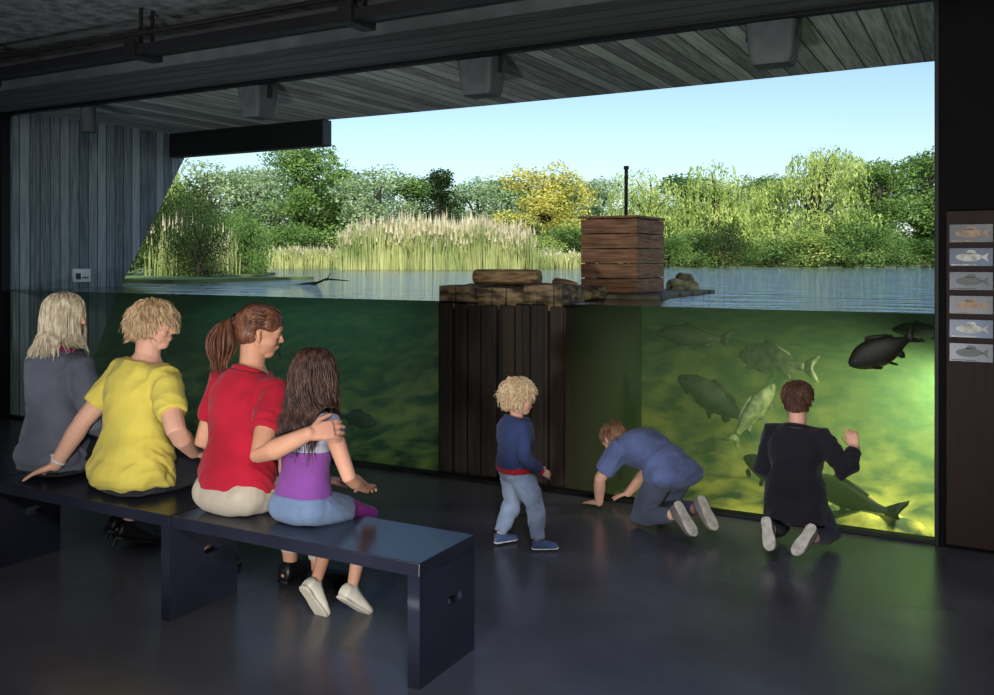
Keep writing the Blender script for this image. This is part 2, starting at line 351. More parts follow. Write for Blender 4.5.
for (x,y,z,r) in [(-2.50,8.1,1.42,.09),(-2.44,8.25,1.4,.08),(-2.53,8.35,1.47,.09),(-2.46,7.9,1.38,.06),(-2.57,8.2,1.38,.11)]:
    b.ell((x,y,z),(r,r*.8,r*.7),Euler((random.random(),random.random(),random.random())).to_matrix(),seg=12)
remesh('rock_pile',b,m_rock,None,vox=.02,sm=1,wr=.02,wf=12)
def leafquads(P,size,b,mi=0,droop=0):
    P=np.asarray(P); n=len(P); a=rng.normal(size=(n,3)); a/=np.linalg.norm(a,axis=1)[:,None]
    if droop: a[:,2]-=droop; a/=np.linalg.norm(a,axis=1)[:,None]
    c=np.cross(a,rng.normal(size=(n,3))); c/=np.linalg.norm(c,axis=1)[:,None]
    s=(size*(.6+.8*rng.random(n)))[:,None]; w=s*(.5 if not droop else .28)
    b.quads(np.stack([P-a*s*.5,P+c*w*.5,P+a*s*.5,P-c*w*.5],axis=1),mi)
m_bark=pmat('bark',C(88,76,62),C(48,40,32),rough=.9,scale=6,bump=.6)
def tree_mesh(name,kind,seed,H,W,leaf,n,size,nb=34):
    rs=random.Random(seed); b=Buf()
    trunk=[(0,0,0),(.05*H*rs.uniform(-1,1),0,H*.3),(.04*H*rs.uniform(-1,1),.03*H,H*.6),(0,0,H*.85)]
    b.tube(trunk,[.05*H*.6,.035*H*.6,.02*H*.6,.005*H],seg=8,mi=0)
    cents=[]
    for k in range(nb):
        a=rs.random()*2*math.pi; zz=rs.uniform(.14 if kind!='pop' else .1,1)
        prof=math.sqrt(max(.08,1-((zz-.5)/.53)**2)) if kind!='con' else (1.05-zz)*1.1
        rr=W*.5*prof*math.sqrt(rs.random())*.82
        c=np.array([rr*math.cos(a),rr*math.sin(a),zz*H*.9]); R_=W*rs.uniform(.13,.24); cents.append((c,R_))
        b.tube([(0,0,c[2]*.55),tuple((c*np.array([.5,.5,.85]))),tuple(c)],[.012*H,.008*H,.003*H],seg=5,mi=0)
    pts=[]
    for c,R_ in cents:
        m=n//nb; d=rng.normal(size=(m,3)); d/=np.linalg.norm(d,axis=1)[:,None]; r=R_*(.5+.6*rng.random(m))[:,None]
        pts.append(c+d*r*np.array([1,1,.8]))
    pts=np.concatenate(pts); pts[:,2]=np.maximum(pts[:,2],.05)
    if kind=='wil':
        leafquads(pts[::2],size,b,1,droop=.8)
        for k in range(int(n/14)):
            c,R_=cents[rs.randrange(nb)]; a=rs.random()*6.28; p=c+np.array([R_*math.cos(a),R_*math.sin(a),R_*.3]); ln=rs.uniform(.12,.4)*H; m=13
            ln=min(ln,max(.2,p[2]-.15)); ts=np.linspace(0,1,m)[:,None]
            out=np.array([math.cos(a),math.sin(a),0])*.12*ln
            leafquads(p+out*np.sqrt(ts)+np.array([0,0,-ln])*ts+rng.normal(size=(m,3))*.03,size*1.1,b,1,droop=2.5)
    else: leafquads(pts,size,b,1)
    me=bpy.data.meshes.new(name); me.from_pydata(b.v,[],b.f); me.materials.append(m_bark); me.materials.append(leaf); me.polygons.foreach_set('material_index',b.m); me.update(); return me
lf_w=leaf_mat('willow_leaf',C(206,218,132),C(132,160,80)); lf_g=leaf_mat('green_leaf',C(140,170,94),C(78,112,58)); lf_y=leaf_mat('yellow_leaf',C(228,216,116),C(176,180,90))
lf_s=leaf_mat('silver_leaf',C(186,204,158),C(118,148,104)); lf_d=leaf_mat('dark_leaf',C(76,100,56),C(36,54,32))
T={'willow':[tree_mesh('weeping_willow','wil',k,6,4.6,lf_w,9000,.18) for k in (1,2)],
   'silver':[tree_mesh('silver_willow','b',k,6,4.6,lf_s,11000,.16) for k in (3,4)],
   'green':[tree_mesh('alder','b',k,6,4.4,lf_g,11000,.16) for k in (5,6)],
   'yellow':[tree_mesh('yellow_maple','b',7,6,4.6,lf_y,11000,.16)],
   'dark':[tree_mesh('spruce','con',8,6,3.0,lf_d,6000,.16)],
   'shrub':[tree_mesh('shrub','pop',9,2.2,3.4,lf_g,6000,.11),tree_mesh('shrub_dark','pop',10,2.2,3.4,lf_d,7000,.08),tree_mesh('shrub_pale','pop',12,2.2,3.4,lf_w,6000,.11)]}
names={'willow':'weeping_willow_tree','silver':'silver_willow_tree','green':'alder_tree','yellow':'yellow_maple_tree','dark':'spruce_tree','shrub':'lakeside_shrub'}
def plant(kind,px,ytop,d,wpx=None,idx=None):
    me=T[kind][random.randrange(len(T[kind])) if idx is None else idx]
    X=(px-497)*d/900; h=(262-ytop)*d/900+.3; s=h/(5.7 if kind!='shrub' else 2.2)
    o=bpy.data.objects.new(names[kind],me); o.location=shore(X,d,1.36); o.rotation_euler=(0,0,random.random()*6.28)
    base={'willow':4.6,'silver':4.6,'green':4.4,'yellow':4.6,'dark':3.0,'shrub':3.4}[kind]
    sw=s if wpx is None else (wpx*1.12*d/900)/base
    o.scale=(sw,sw,s); link(o)
for a in [('silver',205,164,48,95),('silver',248,170,50,85),('green',303,148,50,92,0),('silver',375,172,50,95),('dark',440,172,47,60),('silver',478,180,52,75),
          ('yellow',545,168,47,98),('silver',600,184,52,66),('willow',650,174,48,90),('willow',715,170,47,100),('green',760,182,54,75),('willow',815,154,46,110,1),
          ('green',880,166,48,85),('green',925,158,50,95),('silver',965,158,50,90),('willow',160,168,46,95),('green',340,174,56,100),('green',415,182,58,100),('green',580,192,60,100),('willow',770,186,50,66),
          ('green',690,182,58,110),('silver',850,172,56,100),('green',505,184,60,100),('silver',270,174,56,100),('green',100,170,48,100),('green',1020,165,48,100),('green',1080,165,48,100),('silver',40,165,48,100)]:
    plant(*a)
for px in range(20,1100,34):
    plant('shrub',px+random.uniform(-10,10),random.uniform(222,244),random.uniform(41.5,44),random.uniform(60,95),random.choice([0,0,2,1]))
for (X,d,s,i) in [(-4.9,14.8,.55,1),(-5.6,16,.7,1),(-4.9,17.5,.5,0),(-6.5,15.5,.8,1),(-5.4,19,.6,0),(-6.6,19,.9,1)]:
    o=bpy.data.objects.new('bank_shrub',T['shrub'][i]); o.location=shore(X,d,1.3); o.scale=(s*.7,s*.7,s); o.rotation_euler=(0,0,random.random()*6); link(o)
m_grass=pmat('bank_grass',C(120,138,76),C(66,86,44),rough=.9,scale=.8,bump=.5,bscale=5)
b=Buf()
b.add([tuple(shore(-70,40.5,1.32)),tuple(shore(60,40.5,1.32)),tuple(shore(160,130,1.9)),tuple(shore(-160,130,1.9))],[(0,1,2,3)])
mkobj('far_bank',b,m_grass)
b=Buf(); ring=[(-9.7,8.6),(-9.7,11.5)]+[tuple(shore(X,d)[:2]) for X,d in [(-5.4,14.0),(-4.5,16.5),(-4.8,19.5),(-6,21)]]+[(-30,22),(-30,8.6)]
n=len(ring); b.add([(x,y,.9) for x,y in ring]+[(x*1.0,y*1.0,1.38) for x,y in ring],[tuple(range(n,2*n))]+[(i,(i+1)%n,(i+1)%n+n,i+n) for i in range(n)])
mkobj('near_bank',b,m_grass)
m_reed=leaf_mat('reed_blade',C(196,200,136),C(128,148,86)); m_plume=leaf_mat('reed_plume',C(228,216,188),C(190,176,142))
def reeds(name,X0,X1,d0,d1,n,h,wid,pl=.4):
    b=Buf()
    for k in range(n):
        X=random.uniform(X0,X1); d=random.uniform(d0,d1); p=shore(X,d,1.28); hh=h*random.uniform(.6,1.1)*(1-.25*abs((X-(X0+X1)/2)/((X1-X0)/2))**3)*(.9+.3*noise.noise(V((X*1.7,d,0))))
        a=random.random()*6.28; dx=V((math.cos(a),math.sin(a),0)); sd=V((math.cos(a+1.2),math.sin(a+1.2),0))*wid*.5
        lean=random.uniform(.02,.3)*hh
        q=[p+V((0,0,hh*t))+dx*lean*t*t for t in (0,.5,1)]
        b.add([q[0]-sd,q[0]+sd,q[1]+sd,q[2],q[1]-sd],[(0,1,2,3,4)],0)
        if random.random()<pl: b.add([q[2]-V((0,0,hh*.10))-sd*1.8,q[2]+V((0,0,hh*.02))-sd*.3,q[2]+V((0,0,hh*.12)),q[2]-V((0,0,hh*.08))+sd*1.8],[(0,1,2,3)],1)
    return mkobj(name,b,[m_reed,m_plume])
reeds('reed_bed',-5.2,1.2,29.5,32,5600,1.75,.045)
reeds('reed_bed',-9.6,-5.2,34,36.5,3200,.9,.05,.15)
reeds('reed_bed',1.2,3.4,34,36,1200,.8,.05,.1)
reeds('reed_bed',-5.9,-4.9,15.0,17.5,500,1.0,.022)
b=Buf()
b.tube([shore(-2.4,11.5,WZ-.02),shore(-2.2,11.6,WZ+.07),shore(-1.9,11.5,WZ+.05)],[.02,.014,.006],seg=6); b.tube([shore(-2.2,11.6,WZ+.05),shore(-2.15,11.6,WZ+.14)],[.010,.005],seg=6); b.tube([shore(-2.7,11.6,WZ-.02),shore(-2.3,11.5,WZ+.03)],[.014,.014],seg=6)
mkobj('floating_branch',b,m_bark,smooth=True)

# ---------------------------------------------------------------- fish
m_carp=pmat('carp_skin_dark',C(36,30,25),C(22,18,15),rough=.5,scale=10,bump=.4,bscale=60)
m_carpg=pmat('carp_skin_pale',C(112,120,90),C(54,62,44),rough=.6,scale=12,bump=.4,bscale=60)
m_carpo=pmat('carp_skin_olive',C(54,56,42),C(30,34,26),rough=.6,scale=9,bump=.4,bscale=60)
m_eye=pmat('fish_eye',C(20,18,14),rough=.1)
def fish(name,loc,Ln,heading,pitch,mat,fat=1,bend=.08):
    b=Buf(); secs=[]
    prof=[(.5,.012,.02),(.47,.035,.045),(.42,.055,.075),(.33,.075,.115),(.2,.085,.145),(.05,.08,.15),(-.1,.065,.125),(-.22,.045,.085),(-.32,.026,.05),(-.38,.016,.04),(-.41,.01,.045)]
    off=lambda y: bend*math.sin((y-.1)*3.2)
    for y,w,h in prof: secs.append(((off(y),y,0 if y<.4 else -.01),(w*fat,0,0),(0,0,h*fat)))
    b.loft(secs,seg=18)
    def fin(pts,t=.006):
        n=len(pts); A=[V(p)+V((t,0,0)) for p in pts]; B=[V(p)-V((t,0,0)) for p in pts]
        b.add(A+B,[tuple(range(n)),tuple(range(2*n-1,n-1,-1))]+[(i,i+n,(i+1)%n+n,(i+1)%n) for i in range(n)])
    o0=off(-.4); o1=off(-.5)
    fin([(o0,-.38,.03),(o1,-.48,.10),(o1*1.1,-.58,.16),(o1*1.05,-.57,.11),(o1,-.52,.04),(o1,-.5,0),(o1,-.52,-.04),(o1*1.05,-.57,-.10),(o1*1.1,-.58,-.15),(o1,-.48,-.1),(o0,-.38,-.03)])
    fin([(off(.15),.17,.13*fat),(off(.12),.12,.19*fat),(off(.05),.05,.185*fat),(off(-.05),-.05,.16*fat),(off(-.15),-.15,.14*fat),(off(-.22),-.23,.10*fat),(off(-.2),-.2,.06*fat),(off(0),0,.12*fat)])
    fin([(off(-.15),-.13,-.09*fat),(off(-.2),-.19,-.145*fat),(off(-.24),-.24,-.15*fat),(off(-.26),-.265,-.11*fat),(off(-.25),-.25,-.06*fat)])
    for sx in (-1,1):
        for (y,l,zz) in ((.3,.15,-.08),(.03,.11,-.12)):
            P=[(sx*.05*fat,y,zz*fat),(sx*(.10)*fat,y-.02,zz*fat-.04),(sx*.14*fat,y-l*.6,zz*fat-.075),(sx*.13*fat,y-l*.95,zz*fat-.07),(sx*.09*fat,y-l*.8,zz*fat-.04),(sx*.05*fat,y-.06,zz*fat-.01)]
            b.add(P,[tuple(range(6))])
        b.ell((sx*.052*fat+off(.42),.41,.025),(.012,.016,.016),seg=10,mi=1)
        b.tube([(sx*.02+off(.49),.48,-.02),(sx*.04+off(.5),.5,-.05)],[.006,.002],seg=5)
    o=mkobj(name,b,[mat,m_eye],smooth=True); o.location=loc; o.scale=(Ln,Ln,Ln); o.rotation_euler=(pitch,0,heading); return o
fish('carp',(-.60,6.15,1.08),.40,R(120),R(-28),m_carp,fat=1.6,bend=.16)
fish('carp',(-1.45,7.1,.88),.70,R(70),R(4),m_carpg,fat=1.1)
fish('carp',(-1.88,7.0,.56),.66,R(100),R(30),m_carpo,fat=1.1)
fish('carp',(-1.56,6.9,.50),.52,R(-40),R(55),m_carpg,fat=1.1)
fish('carp',(-.84,6.45,.07),.74,R(72),R(8),m_carp,fat=.85)
fish('carp',(-1.38,6.5,.16),.50,R(60),R(12),m_carpo)
fish('carp',(-.40,6.7,1.17),.36,R(95),R(3),m_carpo)
fish('carp',(-5.3,6.9,.13),.55,R(-95),R(0),m_carpo)
fish('carp',(-6.6,7.2,.75),.6,R(60),R(5),m_carpo)
fish('carp',(-2.3,7.8,.98),.6,R(110),R(5),m_carpo)

# ================================================================= PEOPLE
m_skin=pmat('skin',C(226,176,150),C(212,158,132),rough=.58,scale=5,sss=.1,bump=.15,bscale=120,spec=.3)
m_skin2=pmat('skin_tan',C(212,158,126),C(196,140,110),rough=.58,scale=5,sss=.1,bump=.15,bscale=120,spec=.3)
m_lip=pmat('lips',C(206,130,118),rough=.45); m_white=pmat('eye_white',C(195,190,184),rough=.3); m_iris=pmat('iris',C(50,56,56),rough=.1)
def cloth(name,c,k=.72,rough=.9,bs=220,bump=.3): return pmat(name,C(*c),C(*[x*k for x in c]),rough=rough,scale=3.5,bump=bump,bscale=bs,sheen=.1,contrast=(.3,.7),spec=.12)
def two_bone(a,t,l1,l2,pole):
    d=t-a; Ln=d.length; mx=(l1+l2)*.997
    if Ln>mx: t=a+d*(mx/Ln); Ln=mx
    d=t-a
    x=(l1*l1-l2*l2+Ln*Ln)/(2*Ln); h=math.sqrt(max(0,l1*l1-x*x)); n=d.normalized(); p=pole-n*pole.dot(n); p=p.normalized() if p.length>1e-5 else n.orthogonal().normalized()
    return a+n*x+p*h,t
TR=[(-.12,.06,.05),(-.05,.084,.064),(0,.092,.07),(.15,.09,.068),(.38,.074,.056),(.62,.083,.064),(.82,.09,.06),(.94,.072,.046),(1.0,.045,.04),(1.06,.032,.034)]
class Fig:
    def __init__(s,name,loc,heading,H,skin,hip,lean=(5,5),lat=(0,0),shyaw=0,head=(0,0,0),headh=None,arms=None,legs=None,girth=1,shw=.095,headfwd=.0,legk=1,neck=1):
        s.name=name; s.H=H; s.skin=skin; s.g=girth; s.e=empty(name,loc,R(heading))
        T_=.30*H; s.T=T_; p0=V(hip)
        def dr(l,a): l=R(l);a=R(a); return V((math.sin(a),math.sin(l)*math.cos(a),math.cos(l)*math.cos(a)))
        l0,l1=lean; a0,a1=lat
        s.sp=[p0,p0+dr(l0,a0)*T_*.4]; s.sp.append(s.sp[1]+dr((l0+l1)/2,(a0+a1)/2)*T_*.35); s.sp.append(s.sp[2]+dr(l1,a1)*T_*.25)
        s.yaw=R(shyaw); s.upd=dr(l1,a1)
        y,p,r=[R(q) for q in head]
        s.hm=(Matrix.Rotation(-y,3,'Z')@Matrix.Rotation(-p,3,'X')@Matrix.Rotation(r,3,'Y'))
        s.hh=headh or .13*H
        nk=.045*H*neck+s.hh*.42
        s.hc=s.sp[3]+s.upd*nk*.6+s.hm@V((0,.06,.0))*s.hh+ (s.hm@V((0,0,1)))*nk*.4+V((0,headfwd,0))
        c3,x3,y3=s.frame(.86)
        s.arm={}
        for k,sx in (('r',1),('l',-1)):
            sh=c3+x3*sx*shw*H
            a=arms[k]; ua,fa=.172*H,.150*H
            el,wr=two_bone(sh,V(a['t']),ua,fa,V(a.get('pole',(0,-1,-.3))))
            s.arm[k]=dict(sh=sh,el=el,wr=wr,**a)
        s.leg={}
        for k,sx in (('r',1),('l',-1)):
            a=legs[k]; hp=p0+V((sx*.052*H,0,0)); kn,an=two_bone(hp,V(a['t']),.24*H*legk,.235*H*legk,V(a.get('pole',(0,1,.3))))
            s.leg[k]=dict(hp=hp,kn=kn,an=an,fd=V(a.get('fd',(0,1,0))).normalized(),fu=V(a.get('fu',(0,0,1))))
            l=s.leg[k]; l['fu']=(l['fu']-l['fd']*l['fu'].dot(l['fd'])).normalized()
    def frame(s,t):
        T_=[0,.4,.75,1.0]
        if t<=0: c=s.sp[0]+(s.sp[0]-s.sp[1]).normalized()*(-t)*s.T
        elif t>=1: c=s.sp[3]+s.upd*(t-1)*s.T
        else:
            for i in range(3):
                if t<=T_[i+1]: f=(t-T_[i])/(T_[i+1]-T_[i]); c=s.sp[i].lerp(s.sp[i+1],f); break
        ds=[(s.sp[1]-s.sp[0]).normalized(),(s.sp[2]-s.sp[1]).normalized(),(s.sp[3]-s.sp[2]).normalized()]
        tt=min(1,max(0,t)); ax=ds[0].lerp(ds[1],min(1,tt*2)) if tt<.5 else ds[1].lerp(ds[2],(tt-.5)*2); ax.normalize()
        a=s.yaw*tt; x=V((math.cos(a),-math.sin(a),0)); x=(x-ax*x.dot(ax)).normalized(); return c,x,ax.cross(x)
    def torso(s,b,inf=0,t0=-.2,t1=1.1,flare=0):
        def at(t):
            for i in range(len(TR)-1):
                if TR[i][0]<=t<=TR[i+1][0]:
                    f=(t-TR[i][0])/(TR[i+1][0]-TR[i][0]); return (t,TR[i][1]*(1-f)+TR[i+1][1]*f,TR[i][2]*(1-f)+TR[i+1][2]*f)
            return (t,TR[0][1],TR[0][2]) if t<0 else TR[-1]
        ts=[q for q in TR if t0<=q[0]<=t1]
        ts=[at(t0)]+[q for q in ts if q[0]>t0+.01 and q[0]<t1-.01]+[at(min(t1,TR[-1][0]))]; secs=[]
        for t,w,d in ts:
            c,x,y=s.frame(t); 
            if flare and t<.1: w,d=.09,.068
            fl=1+flare*max(0,(.35-t)); secs.append((c,x*(w*s.H*s.g*fl+inf),y*(d*s.H*s.g*fl+inf)))
        b.loft(secs,seg=24,p=2.3)
    def limb_arm(s,b,k,inf=0,f1=1,r=1):
        a=s.arm[k]; h=s.H*s.g; sh,el,wr=a['sh'],a['el'],a['wr']; c,x,y=s.frame(.84)
        pts=[c+x*(sh-c).dot(x)*.5,sh,sh.lerp(el,.4),el,el.lerp(wr,.3),wr]; rd=[.036,.034,.029,.0235,.0245,.0165]; L1=(el-sh).length; L2=(wr-el).length
        s.cut(b,pts,rd,f1*(L1+L2),2,inf,h*r,14,f1>=1 and inf==0)
    def cut(s,b,pts,rd,cut,i0,inf,k,seg,rnd):
        P=pts[:i0];Q=rd[:i0]; acc=0
        for i in range(i0,len(pts)):
            sg=(pts[i]-pts[i-1]).length
            if acc+sg>=cut-1e-6: f=(cut-acc)/sg; P.append(pts[i-1].lerp(pts[i],f)); Q.append(rd[i-1]*(1-f)+rd[i]*f); break
            P.append(pts[i]);Q.append(rd[i]); acc+=sg
        b.tube(P,[q*k+inf for q in Q],seg=seg,round_=rnd)
    def limb_leg(s,b,k,inf=0,f1=1,r=1,flat=False,r0=.052):
        a=s.leg[k]; h=s.H*s.g; hp,kn,an=a['hp'],a['kn'],a['an']
        pts=[hp,hp.lerp(kn,.35),hp.lerp(kn,.75),kn,kn.lerp(an,.3),kn.lerp(an,.7),an]; rd=[r0,.05 if r0>.05 else .046,.039,.032,.033,.024,.019]
        L1=(kn-hp).length; L2=(an-kn).length
        s.cut(b,pts,rd,f1*(L1+L2),1,inf,h*r,16,not flat)
    def hand(s,b,k):
        a=s.arm[k]; wr=a['wr']; hs=s.H/1.72*(1.08 if s.H<1.5 else 1)
        fdir=V(a.get('hd',(a['wr']-a['el']))).normalized(); n=V(a.get('pn',(0,0,-1))); n=(n-fdir*n.dot(fdir)).normalized()
        side=fdir.cross(n)*(1 if k=='r' else -1); curl=a.get('curl',.35)
        b.loft([(wr-fdir*.01*hs,side*.026*hs,n*.019*hs),(wr+fdir*.03*hs,side*.034*hs,n*.017*hs),(wr+fdir*.07*hs,side*.041*hs,n*.015*hs),(wr+fdir*.098*hs,side*.037*hs,n*.011*hs)],seg=16,p=2.8)
        for i,(o,ln) in enumerate([(.031,.068),(.011,.077),(-.010,.071),(-.030,.055)]):
            p=wr+fdir*(.088-.004*abs(i-1))*hs+side*o*hs; d=(fdir+side*(o*3)).normalized(); P=[p-d*.015*hs,p]; ang=0
            cu=a.get('cl',[curl]*4)[i]
            for q,fr_ in enumerate((.45,.31,.24)):
                ang+=cu*(1.0 if q else .7); dd=(d*math.cos(ang)+n*math.sin(ang)); p=p+dd*ln*fr_*hs*1.05; P.append(p)
            b.tube(P,[.0095*hs,.0092*hs,.0086*hs,.008*hs,.0068*hs],seg=10)
        p=wr+fdir*.025*hs+side*.024*hs; d1=(side*.75+fdir*.65+n*.25).normalized(); d2=(side*.35+fdir*.85+n*.35).normalized()
        b.tube([p,p+d1*.04*hs,p+d1*.04*hs+d2*.03*hs,p+d1*.04*hs+d2*.052*hs],[.014*hs,.0115*hs,.0098*hs,.008*hs],seg=10)
    def body(s):
        b=Buf(); s.torso(b,inf=-.006,t0=-.05); hh,hm,hc=s.hh,s.hm,s.hc
        for k in 'rl': s.limb_arm(b,k); s.hand(b,k); s.limb_leg(b,k,r0=.042); s.foot(b,k,inf=-.002)
        P=lambda x,y,z: hc+hm@(V((x,y,z))*hh)
        b.tube([s.sp[3]-s.upd*.02*s.H,s.sp[3]+s.upd*.02*s.H,P(0,-.1,-.25)],[.036*s.H*s.g,.031*s.H*s.g,.031*s.H*s.g],seg=16)
        E=lambda c,r: b.ell(P(*c),[q*hh for q in r],hm,seg=24)
        E((0,-.06,.12),(.335,.42,.375)); E((0,.1,-.12),(.265,.27,.34)); E((0,.2,-.36),(.14,.14,.125)); E((0,.27,.1),(.24,.14,.13))
        E((.16,.2,-.12),(.11,.14,.12)); E((-.16,.2,-.12),(.11,.14,.12)); E((0,.31,-.24),(.1,.08,.08))
        b.tube([P(0,.36,.05),P(0,.395,-.03),P(0,.43,-.105)],[.03*hh,.036*hh,.04*hh],seg=10)
        for sx in (1,-1):
            E((sx*.04,.385,-.12),(.035,.035,.03)); E((sx*.125,.27,.0),(.085,.085,.075))
            b.tube([P(sx*.33,.0,-.13),P(sx*.36,-.02,-.03),P(sx*.37,-.05,.06),P(sx*.345,.0,.09)],[.035*hh,.045*hh,.045*hh,.03*hh],seg=8)
            b.tube([P(sx*.24,-.02,-.2),P(sx*.16,.13,-.33)],[.06*hh,.05*hh],seg=8)
        o=remesh(s.name+'_body',b,s.skin,s.e,vox=.0050 if s.H>1.2 else .0045,sm=3); o.name='body'
        b=Buf()
        for sx in (1,-1):
            b.ell(P(sx*.125,.333,.0),[.042*hh,.03*hh,.024*hh],hm,seg=14,mi=0); b.ell(P(sx*.128,.355,.0),[.020*hh,.012*hh,.022*hh],hm,seg=10,mi=1)
            b.tube([P(sx*.06,.398,.085),P(sx*.14,.39,.11),P(sx*.21,.35,.08)],[.010*hh,.012*hh,.007*hh],seg=6,mi=3)
            b.tube([P(sx*.08,.352,.018),P(sx*.125,.358,.03),P(sx*.175,.333,.014)],[.007*hh,.009*hh,.007*hh],seg=6,mi=3)
        b.ell(P(0,.380,-.225),[.075*hh,.022*hh,.016*hh],hm,seg=12,mi=2); b.ell(P(0,.376,-.254),[.06*hh,.022*hh,.018*hh],hm,seg=12,mi=2)
        mkobj('face_details',b,[m_white,m_iris,m_lip,s.hairmat,s.skin],parent=s.e,smooth=True)
    def foot(s,b,k,inf=0):
        a=s.leg[k]; q=s.H/1.7; an,fd,fu=a['an'],a['fd'],a['fu']; sd=fd.cross(fu)
        P=lambda f,u:an+fd*f*q+fu*u*q
        b.loft([(P(-.055,-.045),sd*(.022*q+inf),fu*(.02*q+inf)),(P(-.045,-.035),sd*(.032*q+inf),fu*(.036*q+inf)),(P(0,-.025),sd*(.036*q+inf),fu*(.046*q+inf)),(P(.06,-.038),sd*(.038*q+inf),fu*(.034*q+inf)),(P(.12,-.05),sd*(.045*q+inf),fu*(.022*q+inf)),(P(.165,-.055),sd*(.04*q+inf),fu*(.017*q+inf)),(P(.19,-.058),sd*(.022*q+inf),fu*(.012*q+inf))],seg=18,p=2.4)
        b.tube([an,P(-.012,-.04)],[.03*q+inf,.035*q+inf],seg=12)
    def shoes(s,mat,solemat,heel=0,nm='shoe'):
        for k,kn in (('r','right'),('l','left')):
            b=Buf(); s.foot(b,k,inf=.006)
            remesh(nm+'_'+kn,b,mat,s.e,vox=.006,sm=2)
            a=s.leg[k]; q=s.H/1.7; an,fd,fu=a['an'],a['fd'],a['fu']; sd=fd.cross(fu)
            b=Buf(); out=[(-.066,0),(-.058,.028),(-.03,.038),(.04,.036),(.1,.045),(.15,.046),(.185,.035),(.203,.012)]
            pts=out+[(f,-w) for f,w in reversed(out[1:])]
            rs=[[an+fd*f*q+sd*w*q+fu*u*q for f,w in pts] for u in (-.082,-.066)]
            b.rings(rs)
            if heel: b.tube([an+fd*-.045*q+fu*-.075*q,an+fd*-.05*q+fu*(-.075-heel)*q],[.016,.009],seg=8,round_=False)
            mkobj('sole_'+kn,b,solemat,parent=s.e,bevel=.004)
    def garment(s,nm,mat,inf=.012,t0=-.05,t1=1.0,sleeve=None,sl_inf=None,legs=None,leg_inf=.012,hips=False,vox=.0075,wr=.006,flare=0,sm=4,sleever=1.0,wf=9,cover=False,notorso=False):
        b=Buf(); h=s.H*s.g
        if not notorso: s.torso(b,inf,t0,t1,flare=flare)
        if sleeve:
            for k in 'rl': s.limb_arm(b,k,inf=(sl_inf if sl_inf is not None else inf),f1=sleeve,r=sleever)
        if cover:
            b.ell(s.sp[0]+V((0,-.022*h,.008*h)),(.108*h+inf,.062*h+inf,.05*h+inf*.5),seg=24)
        if hips:
            b.ell(s.sp[0]+V((0,-.022*h,-.004*h)),(.1*h+inf*.5,.058*h+inf*.5,.05*h+inf*.3),seg=24)
            for k in 'rl': b.ell(s.leg[k]['hp']+V((0,-.018*h,0)),(.05*h+inf*.5,.055*h+inf*.5,.05*h+inf*.3),seg=20)
        if legs:
            for k in 'rl': s.limb_leg(b,k,inf=leg_inf,f1=legs,flat=True,r0=.046)
        return remesh(nm,b,mat,s.e,vox=vox,sm=sm,wr=wr,wf=wf)
    def collar(s,mat,t=.985,r=.043,w=.012,nm='collar'):
        c,x,y=s.frame(t); ax=x.cross(y); b=Buf(); P=[]; n=20
        for j in range(n+1):
            a=2*math.pi*j/n; P.append(c+(x*math.cos(a)*1.05+y*math.sin(a))*r*s.H*s.g+ax*(.01*s.H*(-math.sin(a))))
        b.tube(P,w,seg=8,round_=False); mkobj(nm,b,mat,parent=s.e,smooth=True)
    def hair(s,style,mat,n=420,th=.0022,seed=1,vol=1.0,ln=1.0):
        rr=random.Random(seed); hh,hm,hc=s.hh,s.hm,s.hc
        P=lambda x,y,z: hc+hm@(V((x,y,z))*hh)
        b=Buf(); E=lambda c,r: b.ell(P(*c),[q*hh*vol for q in r],hm,seg=22)
        E((0,-.10,.17),(.355,.415,.37)); E((0,-.2,-.03),(.318,.30,.30)); E((0,-.04,.23),(.325,.42,.305))
        for sx in (1,-1): E((sx*.15,.06,.2),(.185,.27,.2))
        if style=='pony': E((0,-.5,.12),(.1,.12,.1))
        if style in('long','longcurly'):
            E((0,-.28,-.15),(.32,.26,.34))
            for sx in (1,-1): E((sx*.27,-.08,-.1),(.11,.2,.32))
        remesh('hair_base',b,mat,s.e,vox=.007,sm=3,wr=.006 if 'curl' in style else .003,wf=30)
        cols=[]
        def col(c,r,M): 
            A=M@Matrix.Diagonal(V(r)); cols.append((V(c),A,A.inverted()))
        col(P(0,-.09,.16),[.36*hh*vol,.425*hh*vol,.38*hh*vol],hm); col(P(0,.1,-.12),[.3*hh,.3*hh,.37*hh],hm)
        col(P(0,-.04,.23),[.335*hh*vol,.43*hh*vol,.315*hh*vol],hm)
        col(P(0,-.15,-.1),[.325*hh*vol,.3*hh*vol,.33*hh*vol],hm)
        for t,w in ((.62,.088),(.82,.098),(.95,.08),(1.05,.045)):
            c,x,y=s.frame(t); col(c,[ (w+.022)*s.H*s.g,(.092 if t<.9 else .07)*s.H*s.g,.06*s.H],Matrix((x,y,x.cross(y))).transposed())
        for k in 'rl': col(s.arm[k]['sh'],[.055*s.H]*3,Matrix.Identity(3))
        def push(p):
            for c,A,I in cols:
                q=I@(p-c); l=q.length
                if l<1: p=c+A@(q/max(l,1e-4))
            return p
        g=V((0,0,-1)); b=Buf(); cnt=0; tie=P(0,-.56,.16)
